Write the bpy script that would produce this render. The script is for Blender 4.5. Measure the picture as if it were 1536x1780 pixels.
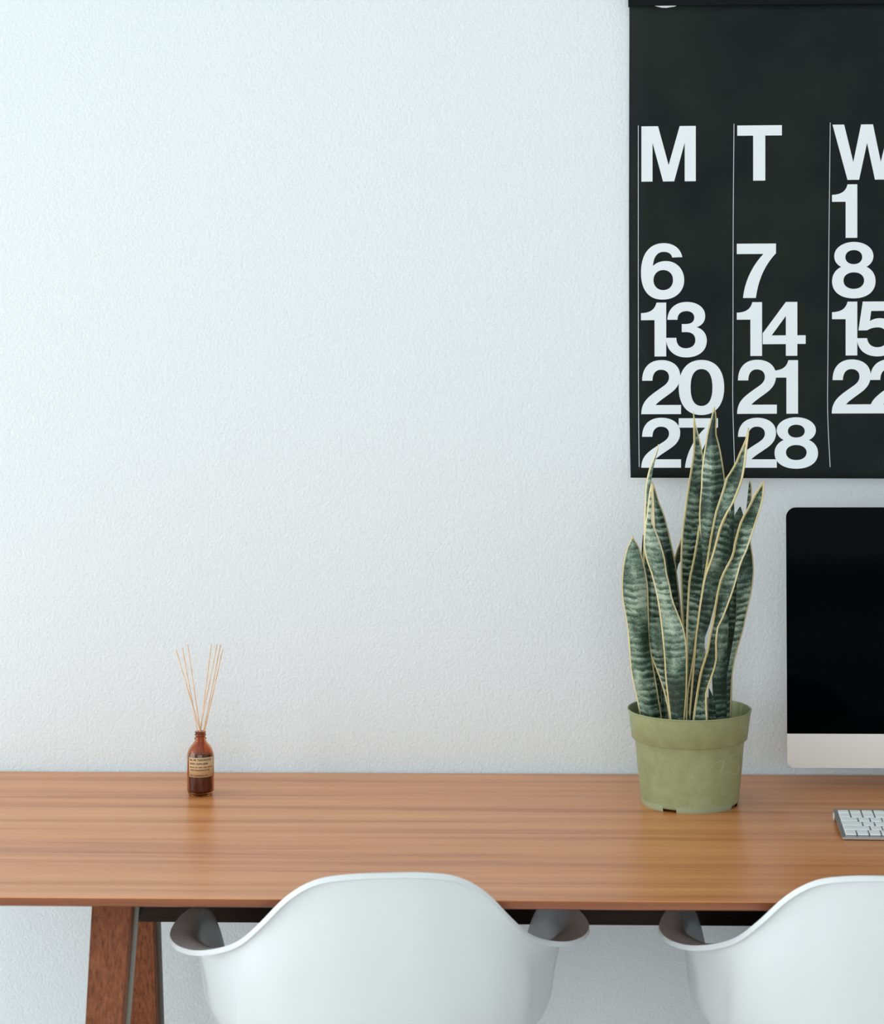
import bpy, bmesh, math, random
from mathutils import Vector, Matrix
from mathutils.geometry import delaunay_2d_cdt

for o in list(bpy.data.objects):
    bpy.data.objects.remove(o)
random.seed(4)
SC = bpy.context.scene
COL = SC.collection

# ------------------------------------------------------------------ camera
IW, IH = 1536.0, 1780.0
FPX = 3800.0                      # focal length in pixels of the 1536 wide frame
HOR = 490.0                       # height of the horizon in the frame
YAW = math.atan(0.0406)           # camera turned slightly to the left
ROLL = 0.005
CAM = Vector((0.0, -3.878, 1.609))
DESK_Z = 0.74
cam_data = bpy.data.cameras.new('camera')
cam = bpy.data.objects.new('camera', cam_data)
COL.objects.link(cam)
cam_data.sensor_fit = 'HORIZONTAL'
cam_data.sensor_width = 36.0
cam_data.lens = FPX / IW * 36.0
cam_data.shift_y = (HOR - IH / 2) / IW
cam_data.clip_start = 0.05
cam.location = CAM
cam.rotation_mode = 'XYZ'
right = Vector((math.cos(YAW), math.sin(YAW), 0))
fwd = Vector((-math.sin(YAW), math.cos(YAW), 0))
up = Vector((0, 0, 1))
# roll: the picture is turned counter-clockwise by ROLL, so the camera is turned clockwise
cr = (right * math.cos(ROLL) - up * math.sin(ROLL))
cu = (up * math.cos(ROLL) + right * math.sin(ROLL))
M = Matrix((cr, cu, -fwd)).transposed().to_4x4()
M.translation = CAM
cam.matrix_world = M
cam_data.dof.use_dof = True
cam_data.dof.focus_distance = 3.72
cam_data.dof.aperture_fstop = 8.0
SC.camera = cam

# ------------------------------------------------------------------ light
world = bpy.data.worlds.new('sky')
SC.world = world
world.use_nodes = True
bg = world.node_tree.nodes['Background']
bg.inputs['Color'].default_value = (0.80, 0.90, 1.0, 1)
bg.inputs['Strength'].default_value = 1.0

def window_light(name, loc, rot, sx, sy, power, colr):
    l = bpy.data.lights.new(name, 'AREA')
    l.shape = 'RECTANGLE'; l.size = sx; l.size_y = sy
    l.energy = power; l.color = colr
    o = bpy.data.objects.new(name, l)
    COL.objects.link(o)
    o.location = loc; o.rotation_euler = rot
    return o
# daylight entering through the side window and the windows behind the camera
window_light('daylight_side', (-5.47, -3.0, 1.62), (0, math.radians(-90), 0), 2.8, 5.2, 160, (0.945, 0.983, 0.995))
window_light('daylight_rear', (-0.1, -7.48, 1.50), (math.radians(90), 0, 0), 5.0, 2.6, 90, (0.945, 0.983, 0.995))
SC.view_settings.view_transform = 'Standard'
SC.view_settings.look = 'None'
SC.view_settings.gamma = 1.0
SC.view_settings.exposure = 0.0
SC.view_settings.use_curve_mapping = False
SC.cycles.use_denoising = True
SC.cycles.max_bounces = 10
SC.cycles.sample_clamp_indirect = 6.0

# ------------------------------------------------------------------ helpers
def W(px, py, D):
    """point of the room seen at pixel (px, py), D metres in front of the camera along the room's depth"""
    dx, dy = px - 768.0, py - HOR
    lx = dx - ROLL * dy
    ly = dy + ROLL * dx
    d = right * lx + fwd * FPX - up * ly
    return CAM + d * (D / d.y)

def srgb(r, g, b):
    f = lambda c: c / 12.92 if c <= 0.04045 else ((c + 0.055) / 1.055) ** 2.4
    return (f(r / 255), f(g / 255), f(b / 255), 1)

def mat(name, color=(0.8, 0.8, 0.8, 1), rough=0.5, metal=0.0, spec=0.5):
    m = bpy.data.materials.new(name)
    m.use_nodes = True
    p = m.node_tree.nodes['Principled BSDF']
    p.inputs['Base Color'].default_value = color
    p.inputs['Roughness'].default_value = rough
    p.inputs['Metallic'].default_value = metal
    p.inputs['Specular IOR Level'].default_value = spec
    return m, m.node_tree.nodes, m.node_tree.links, p

def node(N, kind, **kw):
    n = N.new(kind)
    for k, v in kw.items():
        if k in n.inputs:
            n.inputs[k].default_value = v
        else:
            setattr(n, k, v)
    return n

def ramp(N, stops):
    r = N.new('ShaderNodeValToRGB')
    e = r.color_ramp.elements
    while len(e) < len(stops):
        e.new(0.5)
    for i, (p, c) in enumerate(stops):
        e[i].position = p
        e[i].color = c if len(c) == 4 else (*c, 1)
    return r

def math_node(N, L, op, a, b=None, c=None):
    n = N.new('ShaderNodeMath'); n.operation = op
    for i, v in enumerate((a, b, c)):
        if v is None: continue
        if isinstance(v, (int, float)): n.inputs[i].default_value = v
        else: L.new(v, n.inputs[i])
    return n.outputs[0]

def add_bump(N, L, p, height, strength, dist):
    b = N.new('ShaderNodeBump')
    b.inputs['Strength'].default_value = strength
    b.inputs['Distance'].default_value = dist
    L.new(height, b.inputs['Height'])
    L.new(b.outputs[0], p.inputs['Normal'])

def coords(N, L, scale=(1, 1, 1), kind='Object'):
    tc = N.new('ShaderNodeTexCoord')
    mp = N.new('ShaderNodeMapping')
    mp.inputs['Scale'].default_value = scale
    L.new(tc.outputs[kind], mp.inputs['Vector'])
    return mp.outputs[0]

def link(name, me, m=None, parent=None, smooth=False):
    o = bpy.data.objects.new(name, me)
    COL.objects.link(o)
    if m is not None:
        me.materials.append(m)
    if parent is not None:
        o.parent = parent
    if smooth:
        for p in me.polygons: p.use_smooth = True
    return o

def from_data(name, verts, faces, m=None, parent=None, smooth=False):
    me = bpy.data.meshes.new(name)
    me.from_pydata([tuple(v) for v in verts], [], faces)
    me.update()
    return link(name, me, m, parent, smooth)

def from_bm(name, bm, m=None, parent=None, smooth=False):
    bmesh.ops.recalc_face_normals(bm, faces=bm.faces)
    me = bpy.data.meshes.new(name)
    bm.to_mesh(me); bm.free()
    return link(name, me, m, parent, smooth)

def add_box(bm, lo, hi, bevel=0.0, seg=2):
    c = [(lo[i] + hi[i]) / 2 for i in range(3)]
    s = [abs(hi[i] - lo[i]) for i in range(3)]
    r = bmesh.ops.create_cube(bm, size=1.0, matrix=Matrix.Translation(c) @ Matrix.Diagonal((*s, 1)))
    if bevel:
        es = list({e for v in r['verts'] for e in v.link_edges})
        bmesh.ops.bevel(bm, geom=es, offset=bevel, segments=seg, profile=0.5, affect='EDGES')

def add_prism(bm, pts, axis_vec):
    """closed polygon pts (3D) extruded by axis_vec"""
    a = [bm.verts.new(p) for p in pts]
    b = [bm.verts.new(Vector(p) + Vector(axis_vec)) for p in pts]
    n = len(pts)
    bm.faces.new(a); bm.faces.new(list(reversed(b)))
    for i in range(n):
        bm.faces.new((a[i], b[i], b[(i + 1) % n], a[(i + 1) % n]))

def add_lathe(bm, prof, seg=48, a0=0.0, a1=2 * math.pi, center=(0, 0)):
    full = abs(a1 - a0 - 2 * math.pi) < 1e-6
    n = seg if full else seg + 1
    rings = []
    for r, z in prof:
        if r < 1e-7:
            rings.append([bm.verts.new((center[0], center[1], z))]); continue
        rings.append([bm.verts.new((center[0] + r * math.cos(a0 + (a1 - a0) * i / seg),
                                    center[1] + r * math.sin(a0 + (a1 - a0) * i / seg), z)) for i in range(n)])
    for k in range(len(rings) - 1):
        A, B = rings[k], rings[k + 1]
        for i in range(seg):
            j = (i + 1) % n
            if len(A) == 1 and len(B) == 1: continue
            if len(A) == 1: bm.faces.new((A[0], B[i], B[j]))
            elif len(B) == 1: bm.faces.new((A[i], A[j], B[0]))
            else: bm.faces.new((A[i], A[j], B[j], B[i]))

def add_tube(bm, pts, radii, seg=10, cap=True):
    rings = []
    n = len(pts)
    for i, p in enumerate(pts):
        t = (Vector(pts[min(i + 1, n - 1)]) - Vector(pts[max(i - 1, 0)])).normalized()
        a = t.orthogonal().normalized() if i == 0 else (rings_a - t * rings_a.dot(t)).normalized()
        rings_a = a
        b = t.cross(a)
        r = radii[i] if isinstance(radii, (list, tuple)) else radii
        rings.append([bm.verts.new(Vector(p) + a * r * math.cos(2 * math.pi * k / seg) + b * r * math.sin(2 * math.pi * k / seg)) for k in range(seg)])
    for i in range(n - 1):
        for k in range(seg):
            bm.faces.new((rings[i][k], rings[i][(k + 1) % seg], rings[i + 1][(k + 1) % seg], rings[i + 1][k]))
    if cap:
        bm.faces.new(list(reversed(rings[0]))); bm.faces.new(rings[-1])

def cr_interp(pts, t):
    """Catmull-Rom through pts (Vectors or floats), t in [0, n-1]"""
    n = len(pts)
    i = min(int(t), n - 2); f = t - i
    p0 = pts[i - 1] if i > 0 else pts[i] * 2 - pts[i + 1]
    p1, p2 = pts[i], pts[i + 1]
    p3 = pts[i + 2] if i + 2 < n else pts[i + 1] * 2 - pts[i]
    return 0.5 * ((2 * p1) + (p2 - p0) * f + (2 * p0 - 5 * p1 + 4 * p2 - p3) * f * f + (3 * p1 - p0 - 3 * p2 + p3) * f ** 3)

def empty(name, loc, label, cat, group=None, rz=0.0):
    o = bpy.data.objects.new(name, None)
    o.empty_display_size = 0.05
    COL.objects.link(o)
    o.location = loc; o.rotation_euler = (0, 0, rz)
    o['label'] = label; o['category'] = cat
    if group: o['group'] = group
    return o

def struct(name, bm, m):
    o = from_bm(name, bm, m)
    o['kind'] = 'structure'
    return o

# ------------------------------------------------------------------ materials
# painted wall with a fine orange-peel plaster
m_wall, N, L, p = mat('wall_paint', srgb(227.5, 233.5, 236), 0.75, spec=0.25)
v = coords(N, L)
n1 = node(N, 'ShaderNodeTexNoise', Scale=210.0, Detail=3.0, Roughness=0.55)
n2 = node(N, 'ShaderNodeTexNoise', Scale=110.0, Detail=2.0)
L.new(v, n1.inputs['Vector']); L.new(v, n2.inputs['Vector'])
h = math_node(N, L, 'ADD', n1.outputs['Fac'], math_node(N, L, 'MULTIPLY', n2.outputs['Fac'], 0.6))
add_bump(N, L, p, h, 0.36, 0.004)

m_ceiling = mat('ceiling_paint', srgb(238, 240, 240), 0.8)[0]
m_frame_paint = mat('window_frame_paint', srgb(235, 236, 235), 0.5)[0]

m_floor, N, L, p = mat('floor_oak', srgb(190, 176, 158), 0.5)
v = coords(N, L, (1.2, 14, 1))
n1 = node(N, 'ShaderNodeTexNoise', Scale=3.0, Detail=5.0)
L.new(v, n1.inputs['Vector'])
r = ramp(N, [(0.3, srgb(224, 220, 213)), (0.7, srgb(236, 233, 227))])
L.new(n1.outputs['Fac'], r.inputs[0]); L.new(r.outputs[0], p.inputs['Base Color'])

def wood(name, dark, mid, light, scale, rough, bump=0.15, coat=0.0, spec=0.5):
    m, N, L, p = mat(name, (0.3, 0.15, 0.07, 1), rough, spec=spec)
    v = coords(N, L, scale)
    big = node(N, 'ShaderNodeTexNoise', Scale=1.0, Detail=4.0, Roughness=0.6, Distortion=0.25)
    L.new(v, big.inputs['Vector'])
    v2 = coords(N, L, tuple(s * 5.0 for s in scale))
    fine = node(N, 'ShaderNodeTexNoise', Scale=1.0, Detail=3.0, Roughness=0.65)
    L.new(v2, fine.inputs['Vector'])
    f = math_node(N, L, 'ADD', math_node(N, L, 'MULTIPLY', big.outputs['Fac'], 0.72), math_node(N, L, 'MULTIPLY', fine.outputs['Fac'], 0.28))
    r = ramp(N, [(0.33, dark), (0.48, mid), (0.64, light)])
    L.new(f, r.inputs[0]); L.new(r.outputs[0], p.inputs['Base Color'])
    add_bump(N, L, p, fine.outputs['Fac'], bump, 0.0006)
    return m
m_desk = wood('walnut_veneer', srgb(166, 97, 49), srgb(206, 133, 77), srgb(221, 153, 97), (0.8, 30, 30), 0.33, spec=0.58)
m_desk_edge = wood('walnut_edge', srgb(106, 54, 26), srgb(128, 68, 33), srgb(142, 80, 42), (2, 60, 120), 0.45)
m_leg = wood('walnut_leg', srgb(86, 44, 26), srgb(118, 66, 38), srgb(140, 84, 52), (240, 240, 4), 0.6, spec=0.25)
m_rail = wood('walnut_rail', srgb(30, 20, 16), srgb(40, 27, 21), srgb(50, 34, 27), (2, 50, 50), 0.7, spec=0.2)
m_strip = mat('grey_steel', srgb(128, 128, 118), 0.45, 0.6)[0]

m_shell = mat('white_plastic', srgb(220, 224, 225), 0.34, spec=0.5)[0]
m_chair_leg = wood('chair_maple', srgb(170, 130, 90), srgb(190, 150, 108), srgb(205, 168, 126), (40, 40, 3), 0.45)

m_page, N, L, p = mat('black_page', srgb(24, 28, 27), 0.75, spec=0.12)
v = coords(N, L, (6, 6, 6))
n1 = node(N, 'ShaderNodeTexNoise', Scale=1.0, Detail=2.0)
L.new(v, n1.inputs['Vector'])
r = ramp(N, [(0.35, srgb(24, 30, 29)), (0.65, srgb(32, 38, 35))])
L.new(n1.outputs['Fac'], r.inputs[0]); L.new(r.outputs[0], p.inputs['Base Color'])
m_binding = mat('black_binding', srgb(17, 20, 20), 0.75, spec=0.12)[0]
m_print = mat('white_print', srgb(231, 237, 240), 0.55, spec=0.3)[0]
m_paper = mat('white_paper', srgb(236, 238, 236), 0.7, spec=0.2)[0]

m_screen = mat('black_glass', srgb(0, 2, 3), 0.06, spec=0.02)[0]
m_alu, N, L, p = mat('brushed_aluminium', srgb(232, 231, 226), 0.45, 0.2)
m_alu_kb = mat('keyboard_aluminium', srgb(190, 192, 190), 0.38, 0.8)[0]
m_key = mat('white_key', srgb(238, 242, 243), 0.45)[0]
m_cap = mat('pale_plastic', srgb(235, 232, 226), 0.4)[0]
m_logo = mat('dark_rubber', srgb(40, 40, 40), 0.6)[0]

# sage pot with dusty wear
m_pot, N, L, p = mat('sage_plastic', srgb(140, 150, 108), 0.42, spec=0.45)
v = coords(N, L)
n1 = node(N, 'ShaderNodeTexNoise', Scale=38.0, Detail=6.0, Roughness=0.7)
n2 = node(N, 'ShaderNodeTexNoise', Scale=9.0, Detail=3.0)
n3 = node(N, 'ShaderNodeTexVoronoi', Scale=130.0)
for n_ in (n1, n2, n3): L.new(v, n_.inputs['Vector'])
f = math_node(N, L, 'ADD', math_node(N, L, 'MULTIPLY', n1.outputs['Fac'], 0.6), math_node(N, L, 'MULTIPLY', n2.outputs['Fac'], 0.4))
r = ramp(N, [(0.30, srgb(133, 142, 100)), (0.55, srgb(152, 160, 117)), (0.78, srgb(174, 180, 143))])
L.new(f, r.inputs[0])
speck = ramp(N, [(0.0, (1, 1, 1)), (0.055, (1, 1, 1)), (0.09, (0, 0, 0))])
L.new(n3.outputs['Distance'], speck.inputs[0])
sp = math_node(N, L, 'MULTIPLY', speck.outputs[0], math_node(N, L, 'GREATER_THAN', n1.outputs['Fac'], 0.55))
mx = node(N, 'ShaderNodeMixRGB'); L.new(math_node(N, L, 'MULTIPLY', sp, 0.35), mx.inputs['Fac'])
L.new(r.outputs[0], mx.inputs['Color1']); mx.inputs['Color2'].default_value = srgb(196, 200, 172)
L.new(mx.outputs[0], p.inputs['Base Color'])
m_pot_base = mat('sage_plastic_worn', srgb(160, 170, 136), 0.45)[0]
m_scratch = mat('scratch', srgb(184, 190, 162), 0.6)[0]
m_soil, N, L, p = mat('potting_soil', srgb(60, 44, 32), 0.95)
n1 = node(N, 'ShaderNodeTexNoise', Scale=160.0, Detail=4.0)
L.new(coords(N, L), n1.inputs['Vector'])
add_bump(N, L, p, n1.outputs['Fac'], 0.9, 0.006)

# snake plant leaf: UV.x = distance from the nearest edge (in cm), UV.y = length along the leaf (in cm)
m_leaf, N, L, p = mat('snake_plant_leaf', (0.05, 0.1, 0.06, 1), 0.42, spec=0.32)
uv = N.new('ShaderNodeUVMap'); uv.uv_map = 'UVMap'
sep = N.new('ShaderNodeSeparateXYZ'); L.new(uv.outputs[0], sep.inputs[0])
X, Y = sep.outputs[0], sep.outputs[1]
oi = N.new('ShaderNodeObjectInfo')
tco = N.new('ShaderNodeTexCoord')
offs = N.new('ShaderNodeCombineXYZ')
for k_ in range(3): L.new(math_node(N, L, 'MULTIPLY', oi.outputs['Random'], 3.1 + 2.3 * k_), offs.inputs[k_])
va = N.new('ShaderNodeVectorMath'); va.operation = 'ADD'
L.new(tco.outputs['Object'], va.inputs[0]); L.new(offs.outputs[0], va.inputs[1])
def leaf_noise(scale, detail, rough, dist=0.0):
    mp_ = N.new('ShaderNodeMapping'); mp_.inputs['Scale'].default_value = scale
    L.new(va.outputs[0], mp_.inputs['Vector'])
    n_ = node(N, 'ShaderNodeTexNoise', Scale=1.0, Detail=detail, Roughness=rough, Distortion=dist)
    L.new(mp_.outputs[0], n_.inputs['Vector'])
    return n_
band = leaf_noise((42, 42, 120), 5.0, 0.68, 0.6)
area = leaf_noise((14, 14, 9), 2.0, 0.5)
area2 = leaf_noise((10, 10, 14), 2.0, 0.5)
grain = leaf_noise((700, 700, 240), 3.0, 0.7)
wav = math_node(N, L, 'SINE', math_node(N, L, 'ADD', math_node(N, L, 'MULTIPLY', Y, 5.6),
      math_node(N, L, 'ADD', math_node(N, L, 'MULTIPLY', band.outputs['Fac'], 9.0), math_node(N, L, 'MULTIPLY', X, -1.0))))
wav = math_node(N, L, 'MULTIPLY', wav, math_node(N, L, 'SUBTRACT', area2.outputs['Fac'], 0.30))
f = math_node(N, L, 'ADD', math_node(N, L, 'MULTIPLY', wav, 0.34), math_node(N, L, 'MULTIPLY', band.outputs['Fac'], 0.55))
f = math_node(N, L, 'ADD', f, math_node(N, L, 'MULTIPLY', area.outputs['Fac'], 0.85))
f = math_node(N, L, 'ADD', f, math_node(N, L, 'MULTIPLY', grain.outputs['Fac'], 0.35))
f = math_node(N, L, 'MULTIPLY_ADD', f, 1.45, -0.775)
f = math_node(N, L, 'ADD', f, math_node(N, L, 'MULTIPLY', math_node(N, L, 'SUBTRACT', oi.outputs['Random'], 0.5), 0.10))
r = ramp(N, [(0.24, srgb(18, 36, 27)), (0.44, srgb(42, 64, 51)), (0.60, srgb(100, 122, 104)), (0.80, srgb(166, 182, 162))])
L.new(f, r.inputs[0])
edge = ramp(N, [(0.0, (1, 1, 1)), (0.24, (1, 1, 1)), (0.30, (0, 0, 0))])
wob = math_node(N, L, 'ADD', X, math_node(N, L, 'MULTIPLY', math_node(N, L, 'SUBTRACT', band.outputs['Fac'], 0.5), 0.22))
L.new(wob, edge.inputs[0])
mx = node(N, 'ShaderNodeMixRGB'); L.new(edge.outputs[0], mx.inputs['Fac'])
L.new(r.outputs[0], mx.inputs['Color1'])
ecol = ramp(N, [(0.3, srgb(190, 172, 112)), (0.7, srgb(226, 212, 166))]); L.new(area.outputs['Fac'], ecol.inputs[0])
L.new(ecol.outputs[0], mx.inputs['Color2'])
L.new(mx.outputs[0], p.inputs['Base Color'])
add_bump(N, L, p, grain.outputs['Fac'], 0.15, 0.0008)

def glass(name, colr, rough=0.02, ior=1.5):
    m, N, L, p = mat(name, colr, rough)
    p.inputs['Transmission Weight'].default_value = 1.0
    p.inputs['IOR'].default_value = ior
    return m
m_amber = glass('amber_glass', (0.70, 0.27, 0.075, 1))
m_oil = glass('amber_oil', (0.13, 0.04, 0.014, 1), 0.0, 1.38)
m_label = mat('kraft_label', srgb(205, 168, 124), 0.75)[0]
m_ink = mat('label_ink', srgb(60, 44, 34), 0.8)[0]
m_reed, N, L, p = mat('rattan_reed', srgb(222, 180, 138), 0.7)
n1 = node(N, 'ShaderNodeTexNoise', Scale=60.0); L.new(coords(N, L), n1.inputs['Vector'])
r = ramp(N, [(0.3, srgb(222, 172, 124)), (0.7, srgb(240, 210, 176))]); L.new(n1.outputs['Fac'], r.inputs[0]); L.new(r.outputs[0], p.inputs['Base Color'])

# ------------------------------------------------------------------ room shell
XL, XR, YF, ZC = -5.5, 4.2, -7.5, 3.2
bm = bmesh.new(); add_box(bm, (XL - .15, 0, -0.1), (XR + .15, 0.15, ZC + .1)); struct('wall_back', bm, m_wall)
bm = bmesh.new(); add_box(bm, (XL - .15, YF - .15, -0.1), (XR + .15, 0, 0)); struct('floor', bm, m_floor)
bm = bmesh.new(); add_box(bm, (XL - .15, YF - .15, ZC), (XR + .15, 0, ZC + .1)); struct('ceiling', bm, m_ceiling)
bm = bmesh.new(); add_box(bm, (XR, YF, 0), (XR + .15, 0, ZC)); struct('wall_right', bm, m_wall)
# left wall with a wide window opening
wy0, wy1, wz0, wz1 = -5.6, -0.4, 0.22, 3.02
bm = bmesh.new()
add_box(bm, (XL - .15, YF, 0), (XL, wy0, ZC)); add_box(bm, (XL - .15, wy1, 0), (XL, 0, ZC))
add_box(bm, (XL - .15, wy0, 0), (XL, wy1, wz0)); add_box(bm, (XL - .15, wy0, wz1), (XL, wy1, ZC))
struct('wall_left', bm, m_wall)
bm = bmesh.new()
for a in (wy0, (wy0 * 2 + wy1) / 3, (wy0 + wy1 * 2) / 3, wy1 - .05):
    add_box(bm, (XL - .10, a, wz0), (XL - .05, a + .05, wz1))
for a in (wz0, wz1 - .05): add_box(bm, (XL - .10, wy0, a), (XL - .05, wy1, a + .05))
struct('window_1', bm, m_frame_paint)
# wall behind the camera with a window
fx0, fx1, fz0, fz1 = -2.6, 2.4, 0.2, 2.8
bm = bmesh.new()
add_box(bm, (XL - .15, YF - .15, 0), (fx0, YF, ZC)); add_box(bm, (fx1, YF - .15, 0), (XR + .15, YF, ZC))
add_box(bm, (fx0, YF - .15, 0), (fx1, YF, fz0)); add_box(bm, (fx0, YF - .15, fz1), (fx1, YF, ZC))
struct('wall_front', bm, m_wall)
bm = bmesh.new()
for a in (fx0, (fx0 + fx1) / 2, fx1 - .05): add_box(bm, (a, YF - .10, fz0), (a + .05, YF - .05, fz1))
for a in (fz0, fz1 - .05): add_box(bm, (fx0, YF - .10, a), (fx1, YF - .05, a + .05))
struct('window_2', bm, m_frame_paint)

# ------------------------------------------------------------------ desk
Y_NEAR = CAM.y + 3.071
Y_FAR = CAM.y + 3.862
DX0, DX1 = -1.05, 1.40
desk = empty('trestle_desk', ((DX0 + DX1) / 2, (Y_NEAR + Y_FAR) / 2, 0),
             'long walnut trestle desk standing against the white wall', 'desk')
def to_desk(o):
    o.parent = desk
    o.matrix_parent_inverse = Matrix.Translation(-Vector(desk.location))
    return o
bm = bmesh.new()
# thin front edge, chamfered underneath
prof = [(Y_NEAR + .001, DESK_Z), (Y_FAR, DESK_Z), (Y_FAR, DESK_Z - .013), (Y_FAR - .03, DESK_Z - .024),
        (Y_NEAR + .04, DESK_Z - .024), (Y_NEAR + .004, DESK_Z - .0125), (Y_NEAR, DESK_Z - .0115), (Y_NEAR, DESK_Z - .001)]
add_prism(bm, [(DX0, y, z) for y, z in prof], (DX1 - DX0, 0, 0))
top = to_desk(from_bm('tabletop', bm, m_desk))
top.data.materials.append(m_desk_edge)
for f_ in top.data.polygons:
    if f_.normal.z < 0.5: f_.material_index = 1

def slanted_leg(px_top, px_bot, y_top, y_bot, D_top, D_bot, strip_px, zfloor=0.0, tk=0.028):
    """board leg: front face through pixel pairs, leaning along depth; carried on down to the floor"""
    (l0, r0), (l1, r1) = px_top, px_bot
    a, b = W(l0, y_top, D_top), W(r0, y_top, D_top)
    c, d = W(l1, y_bot, D_bot), W(r1, y_bot, D_bot)
    def at(p, q, z):
        t = (z - p.z) / (q.z - p.z)
        return p + (q - p) * t
    zt = DESK_Z - 0.024
    A, B, C, D_ = at(a, c, zt), at(b, d, zt), at(a, c, zfloor), at(b, d, zfloor)
    bm = bmesh.new()
    vs = []
    for p_ in (A, B, D_, C):
        vs.append(bm.verts.new(p_))
    ws = [bm.verts.new(Vector(p_) + Vector((0, tk, 0))) for p_ in (A, B, D_, C)]
    bm.faces.new(vs); bm.faces.new(list(reversed(ws)))
    for i in range(4):
        bm.faces.new((vs[i], ws[i], ws[(i + 1) % 4], vs[(i + 1) % 4]))
    bmesh.ops.bevel(bm, geom=list(bm.edges), offset=0.0015, segments=2, affect='EDGES')
    lg = to_desk(from_bm('leg', bm, m_leg))
    # grey steel strip let into the back of the leg, showing past its right edge
    sw = Vector((strip_px, 0, 0))
    bm = bmesh.new()
    g = Vector((0, tk + .001, 0))
    P = [B + g - Vector((.03, 0, 0)), B + g + sw, D_ + g + sw, D_ + g - Vector((.03, 0, 0))]
    vs = [bm.verts.new(q) for q in P]; ws = [bm.verts.new(q + Vector((0, .006, 0))) for q in P]
    bm.faces.new(vs); bm.faces.new(list(reversed(ws)))
    for i in range(4):
        bm.faces.new((vs[i], ws[i], ws[(i + 1) % 4], vs[(i + 1) % 4]))
    s = from_bm('steel_strip', bm, m_strip, lg)
    s['label'] = 'grey steel strip along the leg'
    s.matrix_parent_inverse = lg.matrix_parent_inverse
    s.matrix_parent_inverse = Matrix.Identity(4)
    return lg
slanted_leg((159, 229), (148, 213), 1580, 1780, 3.155, 3.108, 0.0055)
slanted_leg((205, 267), (205, 273), 1604, 1780, 3.52, 3.57, 0.0058)
# far trestle, out of the picture on the right
def far_leg(D_top, D_floor):
    bm = bmesh.new()
    y0, y1 = CAM.y + D_top, CAM.y + D_floor
    zt = DESK_Z - .024
    add_prism(bm, [(.99, y0, zt), (1.05, y0, zt), (1.045, y1, 0), (.995, y1, 0)], (0, .028, 0))
    lg = to_desk(from_bm('leg', bm, m_leg))
    bm = bmesh.new()
    add_prism(bm, [(1.02, y0 + .029, zt), (1.0555, y0 + .029, zt), (1.0505, y1 + .029, 0), (1.02, y1 + .029, 0)], (0, .006, 0))
    s = from_bm('steel_strip', bm, m_strip, lg); s['label'] = 'grey steel strip along the leg'
far_leg(3.12, 2.94); far_leg(3.46, 3.70)
# rail along the desk and the cross bars of the trestles
ry = CAM.y + 3.48
zr = W(600, 1605.5, 3.48).z
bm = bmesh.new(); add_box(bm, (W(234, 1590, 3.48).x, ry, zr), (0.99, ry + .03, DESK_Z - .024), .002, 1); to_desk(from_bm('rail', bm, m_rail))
for x in (-0.595, 1.0):
    bm = bmesh.new(); add_box(bm, (x - .012, CAM.y + 3.185, DESK_Z - .07), (x + .012, CAM.y + 3.5, DESK_Z - .024), .002, 1)
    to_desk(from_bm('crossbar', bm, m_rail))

# ------------------------------------------------------------------ chairs
SHELL = [
 # rim, lip, wall, low, seat (half of the shell, from the back centre round to the front centre)
 [(0,-.285,.798),(0,-.277,.784),(0,-.25,.655),(0,-.205,.52),(0,-.11,.448)],
 [(.055,-.283,.796),(.054,-.274,.782),(.060,-.247,.652),(.06,-.20,.52),(.035,-.106,.448)],
 [(.100,-.275,.787),(.097,-.264,.773),(.107,-.235,.645),(.105,-.187,.517),(.06,-.097,.448)],
 [(.137,-.260,.762),(.133,-.248,.748),(.146,-.218,.63),(.14,-.168,.514),(.08,-.083,.448)],
 [(.173,-.234,.720),(.168,-.223,.708),(.176,-.195,.615),(.168,-.145,.512),(.100,-.067,.447)],
 [(.203,-.198,.685),(.197,-.188,.676),(.202,-.165,.600),(.192,-.118,.510),(.115,-.05,.446)],
 [(.234,-.160,.663),(.222,-.148,.656),(.216,-.128,.592),(.207,-.084,.508),(.125,-.03,.445)],
 [(.270,-.122,.649),(.243,-.098,.643),(.237,-.085,.592),(.225,-.050,.509),(.136,-.01,.445)],
 [(.299,-.078,.645),(.264,-.053,.640),(.253,-.050,.592),(.236,-.018,.511),(.142,.012,.444)],
 [(.311,-.030,.648),(.277,-.015,.640),(.260,-.006,.592),(.242,.014,.511),(.146,.035,.443)],
 [(.302,.030,.653),(.279,.035,.643),(.266,.036,.588),(.247,.054,.508),(.146,.06,.443)],
 [(.284,.085,.653),(.272,.08,.641),(.266,.082,.580),(.246,.095,.502),(.142,.09,.443)],
 [(.264,.135,.637),(.258,.127,.626),(.255,.127,.560),(.233,.134,.490),(.134,.12,.443)],
 [(.249,.175,.595),(.245,.169,.584),(.237,.165,.530),(.217,.168,.480),(.130,.155,.444)],
 [(.236,.21,.53),(.232,.204,.52),(.224,.203,.494),(.208,.2,.468),(.12,.19,.446)],
 [(.215,.25,.47),(.21,.243,.467),(.20,.235,.462),(.185,.225,.458),(.105,.21,.446)],
 [(.16,.285,.437),(.155,.276,.441),(.145,.262,.446),(.125,.245,.449),(.07,.22,.446)],
 [(0,.295,.425),(0,.285,.433),(0,.268,.442),(0,.25,.447),(0,.225,.446)],
]
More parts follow.
